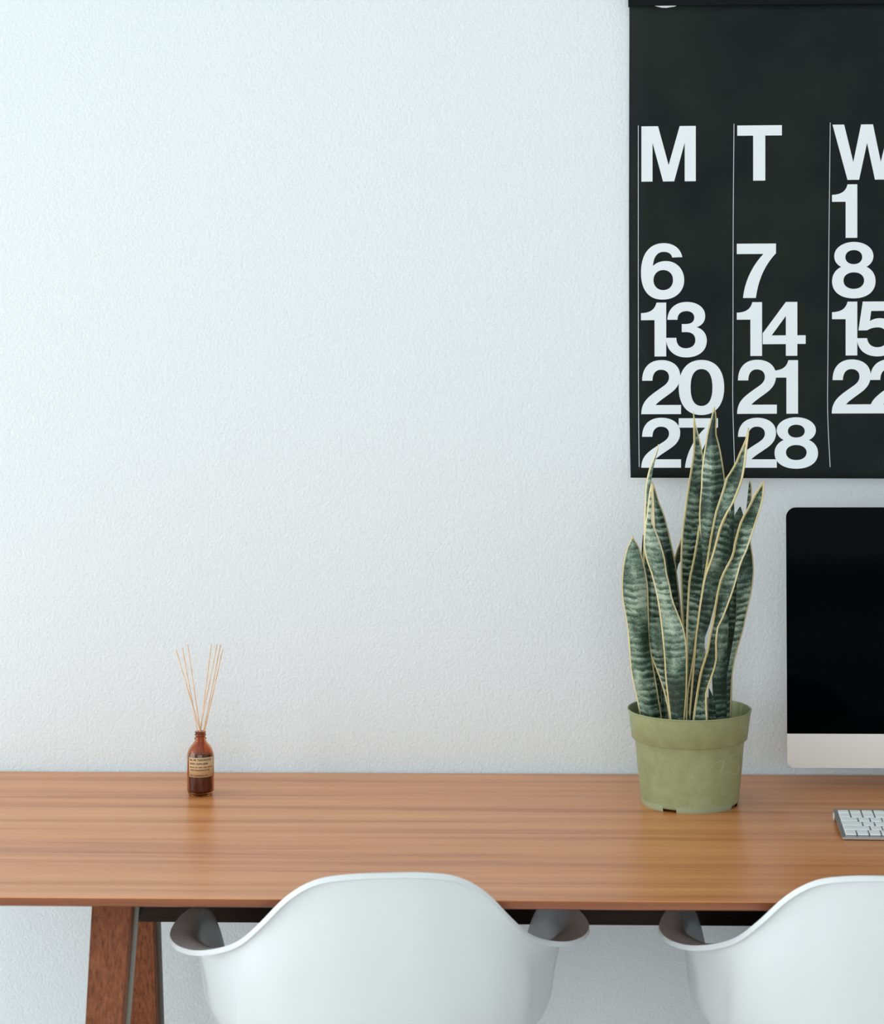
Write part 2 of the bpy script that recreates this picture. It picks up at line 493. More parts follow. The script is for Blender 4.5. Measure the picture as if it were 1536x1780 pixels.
def shell_mesh():
    rows = [[Vector(q) for q in r] for r in SHELL]
    C = Vector((0, .03, .437))
    sub_t, sub_v = 4, 5
    nt = (len(rows) - 1) * sub_t
    # mirrored closed loop of control rows
    loop = rows + [[Vector((-q.x, q.y, q.z)) for q in r] for r in reversed(rows[1:-1])]
    n = len(loop)
    def row_at(t):
        i = int(t) % n; f = t - int(t)
        out = []
        for k in range(5):
            p0, p1, p2, p3 = loop[(i - 1) % n][k], loop[i][k], loop[(i + 1) % n][k], loop[(i + 2) % n][k]
            out.append(0.5 * ((2 * p1) + (p2 - p0) * f + (2 * p0 - 5 * p1 + 4 * p2 - p3) * f * f + (3 * p1 - p0 - 3 * p2 + p3) * f ** 3))
        return out
    m = n * sub_t
    nv = 5 * sub_v
    bm = bmesh.new()
    grid = []
    for a in range(m):
        ctrl = row_at(a / sub_t) + [C]
        grid.append([bm.verts.new(cr_interp(ctrl, b / sub_v)) for b in range(nv)])
    cv = bm.verts.new(C)
    for a in range(m):
        A, B = grid[a], grid[(a + 1) % m]
        for b in range(nv - 1):
            bm.faces.new((A[b], B[b], B[b + 1], A[b + 1]))
        bm.faces.new((A[-1], B[-1], cv))
    return bm

def make_chair(label):
    t = empty('shell_armchair', (0, 0, 0), label, 'chair', 'white shell armchairs at the desk')
    s = from_bm('seat_shell', shell_mesh(), m_shell, t, True)
    md = s.modifiers.new('thickness', 'SOLIDIFY'); md.thickness = 0.0075; md.offset = 0.0; md.use_rim = True
    md = s.modifiers.new('round', 'BEVEL'); md.width = 0.0032; md.segments = 3; md.limit_method = 'ANGLE'; md.angle_limit = math.radians(50)
    for sx in (-1, 1):
        for (yt, yb) in ((-.10, -.20), (.12, .22)):
            bm = bmesh.new()
            add_tube(bm, [(sx * .11, yt, .436), (sx * .17, (yt + yb) / 2, .22), (sx * .235, yb, 0.0)], [.016, .015, .010], 14)
            from_bm('leg', bm, m_chair_leg, t, True)
    bm = bmesh.new()
    add_box(bm, (-.125, -.12, .424), (.125, .14, .436), .003, 1)
    from_bm('leg_mount', bm, m_logo, t)
    return t
def copy_thing(src, label):
    c = src.copy(); COL.objects.link(c); c['label'] = label
    for ch in src.children:
        d = ch.copy(); COL.objects.link(d); d.parent = c
    return c
chair_a = make_chair('white plastic shell armchair beside the walnut desk leg, its whole back in view')
p_ = W(663, 1640, 3.1)
chair_a.location = (p_.x - .0140, CAM.y + 3.265, 0)
chair_a.rotation_euler.z = math.radians(6.0)
chair_b = copy_thing(chair_a, 'white plastic shell armchair cut off by the right edge, in front of the keyboard')
p_ = W(1509, 1640, 3.1)
chair_b.location = (p_.x + .0265, CAM.y + 3.265, 0)
chair_b.rotation_euler.z = math.radians(-3.0)

# ------------------------------------------------------------------ wall calendar
DW = -CAM.y                                      # depth of the wall
def sheet_off(py):
    """how far the hanging page stands off the wall at pixel height py"""
    y = max(0.0, min(1.0, (py - 690.0) / 142.0))
    curl = 0.034 * y ** 1.9
    t = max(0.0, min(1.0, 1 - py / 640.0))
    return 0.006 + 0.016 * t * t * (3 - 2 * t) + curl
def on_sheet(px, py, lift=0.0):
    return W(px, py, DW - sheet_off(py) - lift)
CX0, CX1 = 1093.5, 2290.0
cal = empty('wall_calendar', (W(1690, 420, DW).x, -0.002, W(1690, 420, DW).z),
            'large black wall calendar with white numerals hung on the white wall', 'calendar')
def to_cal(o, parent=None):
    o.parent = parent or cal
    if parent is None:
        o.matrix_parent_inverse = Matrix.Translation(-Vector(cal.location))
    return o
def sheet(name, x0, x1, y0, y1, lift, thick, m, left_fn=None, bot_fn=None):
    ny = 40; nx = 32
    bm = bmesh.new(); F = []; Bk = []
    for j in range(ny + 1):
        rowf, rowb = [], []
        for i in range(nx + 1):
            tx = i / nx
            y1x = y1 + (bot_fn(tx) if bot_fn else 0)
            y = y0 + (y1x - y0) * j / ny
            x = x0 + (x1 - x0) * tx
            if left_fn: x += left_fn(y) * (1 - tx)
            q = on_sheet(x, y, lift)
            rowf.append(bm.verts.new(q)); rowb.append(bm.verts.new(q + Vector((0, thick, 0))))
        F.append(rowf); Bk.append(rowb)
    for j in range(ny):
        for i in range(nx):
            bm.faces.new((F[j][i], F[j + 1][i], F[j + 1][i + 1], F[j][i + 1]))
            bm.faces.new((Bk[j][i], Bk[j][i + 1], Bk[j + 1][i + 1], Bk[j + 1][i]))
    for j in range(ny):
        bm.faces.new((F[j][0], Bk[j][0], Bk[j + 1][0], F[j + 1][0])); bm.faces.new((F[j][nx], F[j + 1][nx], Bk[j + 1][nx], Bk[j][nx]))
    for i in range(nx):
        bm.faces.new((F[0][i], F[0][i + 1], Bk[0][i + 1], Bk[0][i])); bm.faces.new((F[ny][i], Bk[ny][i], Bk[ny][i + 1], F[ny][i + 1]))
    return from_bm(name, bm, m, None, True)
left_fn = lambda y: (-0.8 + 0.8 * min(1, abs(y - 380) / 380)) if y < 700 else 2.2 * ((y - 700) / 132) ** 1.3
page = to_cal(sheet('page', CX0, CX1, 4, 830.5, 0.0, 0.0004, m_page, left_fn, lambda t: 4.0 * t))
under = to_cal(sheet('under_page', CX0 + 1, CX1 - 1, 6, 830.0, -0.0022, 0.0006, m_paper, left_fn, lambda t: 4.0 * t + 3.4 * max(0, 1 - t / .14)))
under['label'] = 'white next page showing under the bottom edge'
# binding strip with torn scrap of paper at the top
q0, q1 = W(1092.5, -60, DW), W(2290, 8.5, DW)
bm = bmesh.new()
dtop = sheet_off(0) + .006
A, B = W(1092.5, 9.8, DW - dtop), W(2290, 1.0, DW - dtop)
add_prism(bm, [A, B, B + Vector((0, 0, .075)), A + Vector((0, 0, .07))], (0, dtop - .004, 0))
binding = to_cal(from_bm('binding_strip', bm, m_binding))
bm = bmesh.new()
tp = [(1135, 9.2), (1178, 8.6), (1172, 11.5), (1166, 12.2), (1158, 13.6), (1149, 13.2), (1143, 11.6)]
add_prism(bm, [on_sheet(x, y, .0012) for x, y in reversed(tp)], (0, .0006, 0))
o = to_cal(from_bm('torn_scrap', bm, m_paper)); o['label'] = 'torn white scrap of paper under the binding'

GL = {
 '0': (83.6, ["M 41.8 101 C 68 101 83.6 82 83.6 49.5 C 83.6 17 68 -2 41.8 -2 C 15.6 -2 0 17 0 49.5 C 0 82 15.6 101 41.8 101",
              "M 41.8 84 C 28 84 21.8 71 21.8 49.5 C 21.8 28 28 15 41.8 15 C 55.6 15 62 28 62 49.5 C 62 71 55.6 84 41.8 84"]),
 '1': (46.4, ["M 25 0 L 46.4 0 L 46.4 100 L 28.5 100 C 25.5 87 17 81 0 80.5 L 0 67.5 L 25 67.5"]),
 '2': (73, ["M 0 0 L 73 0 L 73 17 L 26 17 C 33 25 46 33 56 41 C 66 49 71.5 58 71.5 71 C 71.5 90 57 101 37 101 C 15 101 1.5 87 1.5 62.5 L 20.5 62.5 C 20.5 75 26 83 36 83 C 46 83 51 77 51 69 C 51 62 47 57 41 52.5 C 32 46 18 37 10 28 C 3 20 0 11 0 0"]),
 '3': (75, ["M 0 34.5 L 19 34.5 C 19 22 25 15 36.5 15 C 47 15 54 20.5 54 30 C 54 40 47 45 38 45 L 29 45 L 29 60 L 37 60 C 46 60 52 64 52 72 C 52 79.5 46 84 37.5 84 C 28 84 21 79 21 68 L 2.5 68 C 3 88 17 101 38 101 C 58 101 72 90 72 75 C 72 64 66 57 56 54 C 68 51 75 41 75 29 C 75 10 60 -2 37.5 -2 C 15 -2 0 12 0 34.5"]),
 '4': (79, ["M 42.6 0 L 63.7 0 L 63.7 22 L 79 22 L 79 38 L 63.7 38 L 63.7 100 L 42.6 100 L 0 42 L 0 21.8 L 42.6 21.8", "M 16.5 38 L 42.6 38 L 42.6 74"]),
 '5': (76, ["M 10.5 100 L 68 100 L 68 82.5 L 26 82.5 L 23.5 63.5 C 28 67 35 69 42 69 C 62 69 76 55 76 34 C 76 12 60 -2 38 -2 C 15 -2 0 11 0 32 L 18.5 32 C 19.5 21 27 15 37.5 15 C 49 15 55.5 22 55.5 33.5 C 55.5 45 49 52 38 52 C 31 52 24 50 18.5 46.5 L 2.5 46.5"]),
 '6': (79.5, ["M 57.5 75.5 L 76 76 C 73 92 60 102 41.5 102 C 14 102 0 80 0 48 C 0 16 14 -2 40 -2 C 63 -2 79.5 12.5 79.5 33.5 C 79.5 54 65 69 46 69 C 36 69 28 66 22 60 C 23 77 30 86 42 86 C 50 86 56 82.5 57.5 75.5",
              "M 41 52.5 C 30.5 52.5 23 45 23 34 C 23 23 30.5 15.5 41 15.5 C 51.5 15.5 59 23 59 34 C 59 45 51.5 52.5 41 52.5"]),
 '7': (72, ["M 0 100 L 72 100 L 72 82 C 57 66 41 43 35 0 L 11.5 0 C 14 28 27 58 49 81 L 0 81"]),
 '8': (80, ["M 40 102 C 60 102 76 91 76 76 C 76 66 70 59.5 63 56 C 73 52 80 42 80 29.5 C 80 10 64 -2 40 -2 C 16 -2 0 10 0 29.5 C 0 42 7 52 17 56 C 10 59.5 4 66 4 76 C 4 91 20 102 40 102",
            "M 40 87 C 31 87 24.5 82 24.5 74 C 24.5 66 31 61 40 61 C 49 61 55.5 66 55.5 74 C 55.5 82 49 87 40 87",
            "M 40 46 C 29 46 21 40 21 31 C 21 21.5 29 15.5 40 15.5 C 51 15.5 59 21.5 59 31 C 59 40 51 46 40 46"]),
 'M': (98, ["M 0 0 L 0 100 L 30 100 L 49 29.5 L 69 100 L 98 100 L 98 0 L 78 0 L 78 70 L 59 0 L 39 0 L 20 70 L 20 0"]),
 'T': (80.5, ["M 0 100 L 80.5 100 L 80.5 81.5 L 50.5 81.5 L 50.5 0 L 28.7 0 L 28.7 81.5 L 0 81.5"]),
 'W': (124.5, ["M 0 100 L 21 100 L 37.5 32 L 51.5 100 L 73 100 L 87 32 L 103.5 100 L 124.5 100 L 97.5 0 L 76.5 0 L 62.3 66.5 L 48 0 L 27 0"]),
 'F': (70, ["M 0 0 L 0 100 L 70 100 L 70 82 L 21 82 L 21 59 L 63 59 L 63 42 L 21 42 L 21 0"]),
 'S': (80, ["M 0 32 L 20.5 32 C 21.5 20.5 29 15 41 15 C 52 15 58.5 19.5 58.5 27.5 C 58.5 34.5 53 37.5 38 41 C 15 46 3 53 3 72 C 3 90 18 102.5 39.5 102.5 C 62 102.5 76 90.5 76.5 70 L 56 70 C 55 80 49 85.5 39 85.5 C 29.5 85.5 24 81 24 74 C 24 66.5 30 64 45 60.5 C 69 55 80 47.5 80 29 C 80 10 65 -2 40.5 -2 C 15.5 -2 0.5 10.5 0 32"]),
}
def nine():
    w, ps = GL['6']; out = []
    for s in ps:
        tk = s.split(); r_ = []; i = 0; flip = True
        for a in tk:
            if a in 'MLC': r_.append(a); flip = True
            else:
                r_.append(str((w if flip else 100.0) - float(a))); flip = not flip
        out.append(' '.join(r_))
    return (w, out)
GL['9'] = nine()
def contour(s, n=12):
    tk = s.split(); pts = []; i = 0
    while i < len(tk):
        c = tk[i]
        if c in 'ML':
            pts.append(Vector((float(tk[i + 1]), float(tk[i + 2])))); i += 3
        else:
            a = pts[-1]; q = [Vector((float(tk[i + 1 + 2 * k]), float(tk[i + 2 + 2 * k]))) for k in range(3)]
            for k in range(1, n + 1):
                t = k / n
                pts.append(a * (1 - t) ** 3 + q[0] * 3 * t * (1 - t) ** 2 + q[1] * 3 * t * t * (1 - t) + q[2] * t ** 3)
            i += 7
    if (pts[0] - pts[-1]).length < 1e-4: pts.pop()
    return pts
def glyph(ch, x, ytop, ybase, slope, name, wscale=1.0, lift=0.0006):
    """one printed character lying on the page; x, ytop, ybase in frame pixels"""
    w, paths = GL[ch]
    vs, es = [], []
    for s in paths:
        c = contour(s); o_ = len(vs)
        vs += c; es += [(o_ + i, o_ + (i + 1) % len(c)) for i in range(len(c))]
    V, E, F, *_ = delaunay_2d_cdt(vs, es, [], 1, 1e-5)
    u = 0.945 * wscale
    bm = bmesh.new()
    bv = [bm.verts.new((q[0], q[1], 0)) for q in V]
    def inside(q):
        n_in = False
        for a_, b_ in es:
            A_, B_ = vs[a_], vs[b_]
            if (A_[1] > q[1]) != (B_[1] > q[1]) and q[0] < (B_[0] - A_[0]) * (q[1] - A_[1]) / (B_[1] - A_[1]) + A_[0]: n_in = not n_in
        return n_in
    for f_ in F:
        if not inside(sum((Vector(V[i]) for i in f_), Vector((0, 0))) / len(f_)): continue
        try: bm.faces.new([bv[i] for i in f_])
        except ValueError: pass
    for k in range(-1, 103, 6):
        bmesh.ops.bisect_plane(bm, geom=list(bm.verts) + list(bm.edges) + list(bm.faces), plane_co=(0, k + .37, 0), plane_no=(0, 1, 0))
    for q in bm.verts:
        px = x + q.co.x * u
        py = ybase + (ytop - ybase) * q.co.y / 100.0 + slope * (px - 1113)
        q.co = on_sheet(px, py, lift)
    bmesh.ops.triangulate(bm, faces=[f_ for f_ in bm.faces if len(f_.verts) > 4])
    for f_ in bm.faces:
        f_.normal_update()
        if f_.normal.y > 0: f_.normal_flip()
    me = bpy.data.meshes.new(name); bm.to_mesh(me); bm.free()
    o = link(name, me, m_print, page)
    return o
# columns and rows (pixels of the frame, measured at the Monday column)
COLX = [1114.5, 1281, 1446.5, 1613, 1779, 1945, 2111]
for c, ch in enumerate('MTWTFSS'):
    glyph(ch, COLX[c], 219.7, 315.8, -0.0088, 'letter', 1.02)
ROWS = [(323.5, 416.5, -.0085), (424.8, 519.2, -.0065), (526.2, 619.8, -.0052), (627.0, 720.0, -.0035), (727.0, 813.0, 0.0002)]
day = 1
for r_i, (yt, yb, sl) in enumerate(ROWS):
    for c in range(7):
        if r_i == 0 and c < 2: continue
        if day > 28: break
        s = str(day)
        x = COLX[c] - 0.8
        if r_i >= 3: x += 0.6 if c < 2 else -0.5
        adv = {'1': 43.5, '2': 65.0}[s[0]] if len(s) == 2 else 0
        if s[0] == '1' and s[1:] in ('4',): adv = 45
        if s == '21': adv = 62
        glyph(s[0], x, yt, yb, sl, 'digit')
        if len(s) == 2: glyph(s[1], x + adv, yt, yb, sl, 'digit', 1.0, 0.0009)
        day += 1
# fine vertical rules between the columns
RULES = [[(1109, 218), (1109, 500), (1109.5, 700), (1110.6, 812)], [(1275.4, 215), (1274, 380), (1273.6, 600), (1273.2, 700), (1276.5, 812)],
         [(1442.6, 213), (1440.5, 400), (1438.5, 620), (1438.2, 720), (1442.4, 812)]]
for k in range(4):
    RULES.append([(x + 166 * (k + 1), y - 1.0 * (k + 1)) for x, y in RULES[2]])
for pts in RULES:
    bm = bmesh.new(); prev = None
    P = [Vector(q) for q in pts]
    for k in range(61):
        q = cr_interp(P, (len(P) - 1) * k / 60)
        a = bm.verts.new(on_sheet(q.x - .45, q.y, .0006)); b = bm.verts.new(on_sheet(q.x + .45, q.y, .0006))
        if prev: bm.faces.new((prev[0], a, b, prev[1]))
        prev = (a, b)
    o = from_bm('rule_line', bm, m_print, page)

# ------------------------------------------------------------------ monitor
DM = 3.74
ml, mr_ = W(1366.8, 1100, DM).x, W(1366.8, 1100, DM).x + .660
mt, mc, mb = W(1500, 882, DM).z, W(1500, 1275.5, DM).z, W(1450, 1335, DM).z
my = CAM.y + DM
mon = empty('desktop_monitor', ((ml + mr_) / 2, my + .06, DESK_Z), 'slim aluminium desktop computer with blank black screen on the desk', 'computer')
mon_inv = Matrix.Translation(-Vector(mon.location))
def to_mon(o):
    o.parent = mon; o.matrix_parent_inverse = mon_inv; return o
def round_rect(x0, x1, z0, z1, rt, rb, n=8):
    pts = []
    for cx, cz, r_, a0 in ((x1 - rt, z1 - rt, rt, 0), (x0 + rt, z1 - rt, rt, 90), (x0 + rb, z0 + rb, rb, 180), (x1 - rb, z0 + rb, rb, 270)):
        if r_ == 0: pts.append((cx, cz)); continue
        for k in range(n + 1):
            a = math.radians(a0 + 90 * k / n); pts.append((cx + r_ * math.cos(a), cz + r_ * math.sin(a)))
    return pts
# aluminium body: thin edge, bulged back
bm = bmesh.new()
outer = round_rect(ml, mr_, mb, mt, .017, .012)
cx, cz = (ml + mr_) / 2, (mb + mt) / 2
rings = []
for sc, dy in ((1, 0.0022), (1, .006), (.97, .012), (.85, .022), (.6, .036), (.3, .045), (.05, .048)):
    rings.append([bm.verts.new((cx + (x - cx) * sc, my + dy, cz + (z - cz) * sc)) for x, z in outer])
bm.faces.new(rings[0]); bm.faces.new(list(reversed(rings[-1])))
for a, b in zip(rings, rings[1:]):
    for i in range(len(outer)):
        j = (i + 1) % len(outer); bm.faces.new((a[i], b[i], b[j], a[j]))
to_mon(from_bm('housing', bm, m_alu))
bm = bmesh.new()
add_prism(bm, [(x, my, z) for x, z in round_rect(ml, mr_, mc, mt, .017, 0)], (0, .002, 0)); to_mon(from_bm('screen', bm, m_screen))
bm = bmesh.new()
add_prism(bm, [(x, my + .0002, z) for x, z in round_rect(ml, mr_, mb, mc - .0004, 0, .012)], (0, .002, 0))
o = to_mon(from_bm('chin', bm, m_alu)); o['label'] = 'plain silver aluminium chin below the screen'
# stand, out of the frame on the right
bm = bmesh.new()
hx = .095
prof = [(my + .048, DESK_Z + .26), (my + .054, DESK_Z + .26), (my + .108, DESK_Z + .012), (my + .100, DESK_Z), (my - .085, DESK_Z), (my - .085, DESK_Z + .004), (my + .090, DESK_Z + .006)]
add_prism(bm, [(cx - hx, y, z) for y, z in prof], (2 * hx, 0, 0)); to_mon(from_bm('stand', bm, m_alu))

# ------------------------------------------------------------------ keyboard
kfl = W(1463.5, 1458.0, 3.412)          # front left corner
kb = empty('keyboard', (kfl.x, CAM.y + 3.412, DESK_Z), 'slim silver keyboard with white keys lying before the monitor', 'keyboard', None, math.radians(-1.5))
KW, KD = .283, .128
tilt = math.atan(.0125 / KD)
bm = bmesh.new()
# wedge slab
z0, zb = .0012, .0135
add_prism(bm, [(0, 0, z0), (0, KD, zb), (0, KD, zb + .0042), (0, 0, z0 + .0036)], (KW, 0, 0))
bmesh.ops.bevel(bm, geom=list(bm.edges), offset=.0009, segments=2, affect='EDGES')
slab = from_bm('base', bm, m_alu_kb, kb)
bm = bmesh.new()
add_tube(bm, [(0.0012, KD - .009, .0082), (KW - .0012, KD - .009, .0082)], .0080, 20)
o = from_bm('battery_tube', bm, m_alu_kb, kb)
for xx in (-.0006, KW - .0008):
    bm = bmesh.new(); add_tube(bm, [(xx, KD - .009, .0082), (xx + .0014, KD - .009, .0082)], .0062, 20)
    o = from_bm('end_cap', bm, m_cap, kb); o['label'] = 'pale round end cap of the battery tube'
for xx in (.012, KW - .012):
    bm = bmesh.new(); add_tube(bm, [(xx, .006, 0), (xx, .006, .0022)], .004, 12)
    from_bm('foot', bm, m_logo, kb)
U = .0188
key_meshes = {}
def key(u0, wu, v0, hv):
    kk = (round(wu, 3), round(hv, 3))
    if kk not in key_meshes:
        bm = bmesh.new()
        add_box(bm, (0, 0, 0), (wu * U - .0026, hv - .0026, .0024), .0007, 1)
        bmesh.ops.recalc_face_normals(bm, faces=bm.faces)
        me = bpy.data.meshes.new('key'); bm.to_mesh(me); bm.free(); me.materials.append(m_key)
        key_meshes[kk] = me
    o = bpy.data.objects.new('key', key_meshes[kk]); COL.objects.link(o); o.parent = kb
    y = v0 + .0013
    o.location = (.0052 + u0 * U + .0013, y * math.cos(tilt), z0 + .0040 + y * math.tan(tilt))
    o.rotation_euler.x = tilt
rows_k = [([1] * 4 + [1.25, 4.5, 1.25, 1, .75, .75, .75, ], .0215), ([2.25] + [1] * 10 + [2.25], .0188), ([1.75] + [1] * 11 + [1.75], .0188),
          ([1.5] + [1] * 12 + [1], .0188), ([1] * 13 + [1.5], .0188), ([1] * 13 + [1.5], .0150)]
v0 = .0055
for ws, hv in rows_k:
    tot = sum(ws); u0 = 0; k_ = 14.5 / tot if abs(tot - 14.5) > .6 else 1
    for i, w_ in enumerate(ws):
        if i == len(ws) - 1: w_ = 14.5 - u0
        key(u0, w_, v0, hv); u0 += w_
    v0 += hv + .0004

# ------------------------------------------------------------------ potted snake plant
DP = 3.655
pc = W(1198.5, 1394, DP)
pc.z = DESK_Z
plant = empty('potted_snake_plant', pc, 'tall variegated snake plant in a sage green plastic pot on the desk', 'plant')
PX = -plant.location
bm = bmesh.new()
prof = [(0, .006), (.0775, .006), (.0795, .0045), (.0812, .0065), (.0816, .010), (.0865, .060), (.0905, .1065), (.0912, .1085),
        (.0948, .1085), (.0958, .1095), (.1010, .150), (.1020, .1545), (.1030, .1552), (.1032, .1565), (.1024, .1572), (.1008, .1565), (.0990, .150),
        (.0925, .110), (.0890, .107), (.0790, .012), (0, .012)]
add_lathe(bm, prof, 96)
from_bm('pot', bm, m_pot, plant, True)
pot_obj = plant.children[0]
md = pot_obj.modifiers.new('split', 'EDGE_SPLIT'); md.split_angle = math.radians(40)
# worn foot ring of the pot with drainage notches
for k in range(4):
    bm = bmesh.new()
    a0 = math.radians(-118.4 + 8.5 + 90 * k); a1 = a0 + math.radians(73)
    add_lathe(bm, [(.0760, 0), (.0798, 0), (.0812, .0045), (.0819, .0135), (.0817, .0137), (.0800, .0046), (.0760, .0046)], 14, a0, a1)
    o = from_bm('foot_ring', bm, m_pot_base, plant, True)
    md = o.modifiers.new('split', 'EDGE_SPLIT'); md.split_angle = math.radians(40)
bm = bmesh.new()
add_lathe(bm, [(.0925, .122), (.070, .127), (.035, .130), (0, .129)], 40)
from_bm('soil', bm, m_soil, plant, True)
# pale hand-scratched marks on the front of the pot
def scratch(pts):
    bm = bmesh.new(); P = []
    for x, y in pts:
        z = (1394.0 - y) / 1039.0 / .985 + .0165 * 0
        rr = .0812 + (.0905 - .0812) * max(0, z) / .107
        xx = (x - 1198.5) / 1039.0
        yy = -math.sqrt(max(1e-6, rr * rr - xx * xx))
        z -= (-yy) * -.19
        rr = .0812 + (.0905 - .0812) * max(0, z) / .107
        yy = -math.sqrt(max(1e-6, rr * rr - xx * xx)) - .0001
        P.append(Vector((xx, yy, z)))
    Q = [cr_interp(P, (len(P) - 1) * k / 24) for k in range(25)]
    add_tube(bm, Q, .0004, 5)
    from_bm('scratch', bm, m_scratch, plant)
scratch([(1238, 1323), (1249, 1320), (1250, 1327), (1246, 1337), (1245, 1340)])
scratch([(1264, 1315), (1270, 1309), (1277, 1311), (1279, 1318), (1273, 1324), (1279, 1330), (1278, 1338), (1270, 1343), (1263, 1340)])

def leaf(rows, D, ang=0.0, fold=0.25, lean=0.0, Dbase=None, seed=0, margin='both'):
    """rows (y, x_left, x_right) in frame pixels from the tip down; D depth; ang turn of the blade; fold depth of the channel (+ = hollow towards the viewer)"""
    ys = [r_[0] for r_ in rows]
    n_out = 34
    out = []
    for k in range(n_out + 1):
        t = k / n_out
        t = t ** 1.15
        y = ys[0] + (ys[-1] - ys[0]) * t
        i = 0
        while i < len(ys) - 2 and y > ys[i + 1]: i += 1
        tt = i + (y - ys[i]) / (ys[i + 1] - ys[i])
        # monotone-ish interpolation
        def it(c):
            lin = rows[i][c] + (rows[i + 1][c] - rows[i][c]) * (tt - i)
            cu_ = cr_interp([float(r_[c]) for r_ in rows], tt)
            return lin * .3 + cu_ * .7
        out.append((y, it(1), it(2), t))
    nu = 12
    bm = bmesh.new(); uvl = bm.loops.layers.uv.new('UVMap')
    grid = []; info = {}
    length = 0; prevc = None
    for y, xl, xr, t in out:
        Dc = D if Dbase is None else D + (Dbase - D) * t
        Dc += lean * (1 - t) ** 2
        c = W((xl + xr) / 2, y, Dc)
        if prevc is not None: length += (c - prevc).length
        prevc = c
        row = []
        w_px = max(xr - xl, .15)
        w_m = w_px / FPX * Dc
        real = w_m * math.sqrt(1 + math.tan(ang) ** 2 + (2 * fold) ** 2 * .5)
        for j in range(nu + 1):
            # denser columns near the margins
            s = 0.5 - 0.5 * math.cos(math.pi * j / nu)
            x = xl + w_px * s
            dd = math.tan(ang) * w_m * (s - .5) + fold * w_m * (1 - abs(2 * s - 1) ** 1.35) 
            q = W(x, y, Dc + dd)
            vv = bm.verts.new(q)
            row.append(vv); dl = s if margin in ('both', 'left') else 9.0; dr = 1 - s if margin in ('both', 'right') else 9.0
            info[vv] = (min(dl, dr) * real * 100 + (3.0 if margin == 'none' else 0.0), length * 100 + seed * 3.7)
        grid.append(row)
    for a in range(len(grid) - 1):
        for j in range(nu):
            bm.faces.new((grid[a][j], grid[a + 1][j], grid[a + 1][j + 1], grid[a][j + 1]))
    for f_ in bm.faces:
        for l in f_.loops: l[uvl].uv = info[l.vert]
    me = bpy.data.meshes.new('leaf'); bm.to_mesh(me); bm.free()
    me.transform(Matrix.Translation(PX))
    o = link('leaf', me, m_leaf, plant, True)
    md = o.modifiers.new('thick', 'SOLIDIFY'); md.thickness = .0016; md.offset = -1
    return o
R = math.radians
L1 = [(931,1098.7,1099.1),(940,1095,1104),(951,1089.5,1111),(967,1085.2,1116),(990,1081.5,1121.5),(1017,1080,1126),(1042,1081.2,1127),(1074,1087,1128),(1098,1090,1129),(1123,1092.5,1131),(1160,1095,1136),(1190,1100,1141),(1220,1107,1146),(1245,1112,1150),(1278,1118,1152)]
L2 = [(838,1131.5,1131.9),(857,1127.6,1134),(880,1125,1134.5),(900,1123,1133),(912,1120.5,1135),(925,1119.5,1141),(945,1118,1148),(964,1120.5,1154),(980,1125,1157),(992,1130,1158),(1017,1136.6,1164),(1042,1142,1169),(1066,1145.5,1178),(1090,1148.8,1187.5),(1115,1151.2,1192.3),(1139,1153.7,1194),(1172,1155.3,1194),(1204,1158.6,1193.3),(1237,1162.6,1190.6),(1278,1167,1188)]
L3 = [(772,1143.8,1144.2),(782,1140.5,1143.8),(795,1135.5,1140),(810,1129,1136),(830,1124,1132.5),(850,1121,1130),(870,1120,1127),(900,1119,1126),(940,1118,1130),(980,1117.5,1140),(1017,1121,1145),(1050,1119.5,1146),(1098,1118,1150),(1136,1129,1154),(1177,1145,1162),(1214,1156,1168),(1245,1162,1174),(1278,1165,1177)]
L5 = [(837,1133.4,1133.8),(850,1133,1139),(873,1134,1145.7),(893,1134.5,1154),(923,1136,1162),(952,1139,1168.5),(980,1142,1174.5),(1009,1145,1178),(1042,1148,1182),(1074,1150,1185),(1120,1155,1190),(1180,1158,1188),(1278,1162,1184)]
L6 = [(715,1205,1205.3),(731,1206,1207.5),(739,1205.5,1210),(763,1206,1216),(786,1205.2,1221),(810,1202,1223),(834,1198,1222),(857,1194.5,1221),(889,1190.2,1220),(920,1186,1221),(952,1184,1218),(980,1183.2,1210),(1009,1183.6,1206),(1058,1185,1202),(1090,1187,1199),(1130,1190,1199),(1200,1192,1203),(1278,1194,1206)]
L7 = [(707,1241,1241.5),(716,1238,1244),(724,1235.8,1245.3),(739,1232,1245),(755,1228,1245.2),(763,1227,1247.6),(779,1224,1251.6),(802,1220.6,1255.5),(826,1218.5,1259.2),(849,1217.8,1260),(873,1215.4,1259),(897,1214.3,1256),(920,1215.2,1249),(944,1216.2,1241),(967,1217.8,1234),(976,1217.5,1231),(1009,1214,1225),(1060,1212,1221),(1278,1213,1221)]
L8 = [(914,1214.6,1215),(940,1211,1218.5),(967,1206.3,1220.5),(985,1202.5,1220),(1009,1197.6,1221),(1042,1195.5,1217),(1074,1193.8,1214),(1115,1193,1209),(1180,1193.5,1205),(1278,1194,1206)]
L9 = [(744,1300.1,1300.5),(755,1298.3,1300.3),(768,1294,1298.6),(787,1285.4,1296.3),(810,1276.3,1294),(826,1265.5,1291),(834,1260.8,1289.3),(849,1257,1283.8),(873,1249.2,1274.4),(889,1243.7,1265),(912,1239,1253.5),(936,1234.3,1247),(960,1230.7,1241),(980,1227.6,1234.5),(995,1225,1228.5),(1009,1222.2,1224),(1058,1215,1216.5),(1106,1208.5,1210),(1278,1194,1196)]
L10 = [(880,1266,1267),(895,1261.5,1268),(920,1251.5,1268),(950,1243,1267),(976,1233,1264),(992,1227,1258),(1009,1222.3,1252),(1058,1214.8,1240),(1090,1210,1232),(1107,1208,1225),(1120,1206.5,1224),(1136,1205,1226),(1172,1199.5,1222),(1204,1194,1215),(1250,1192,1206),(1278,1192,1206)]
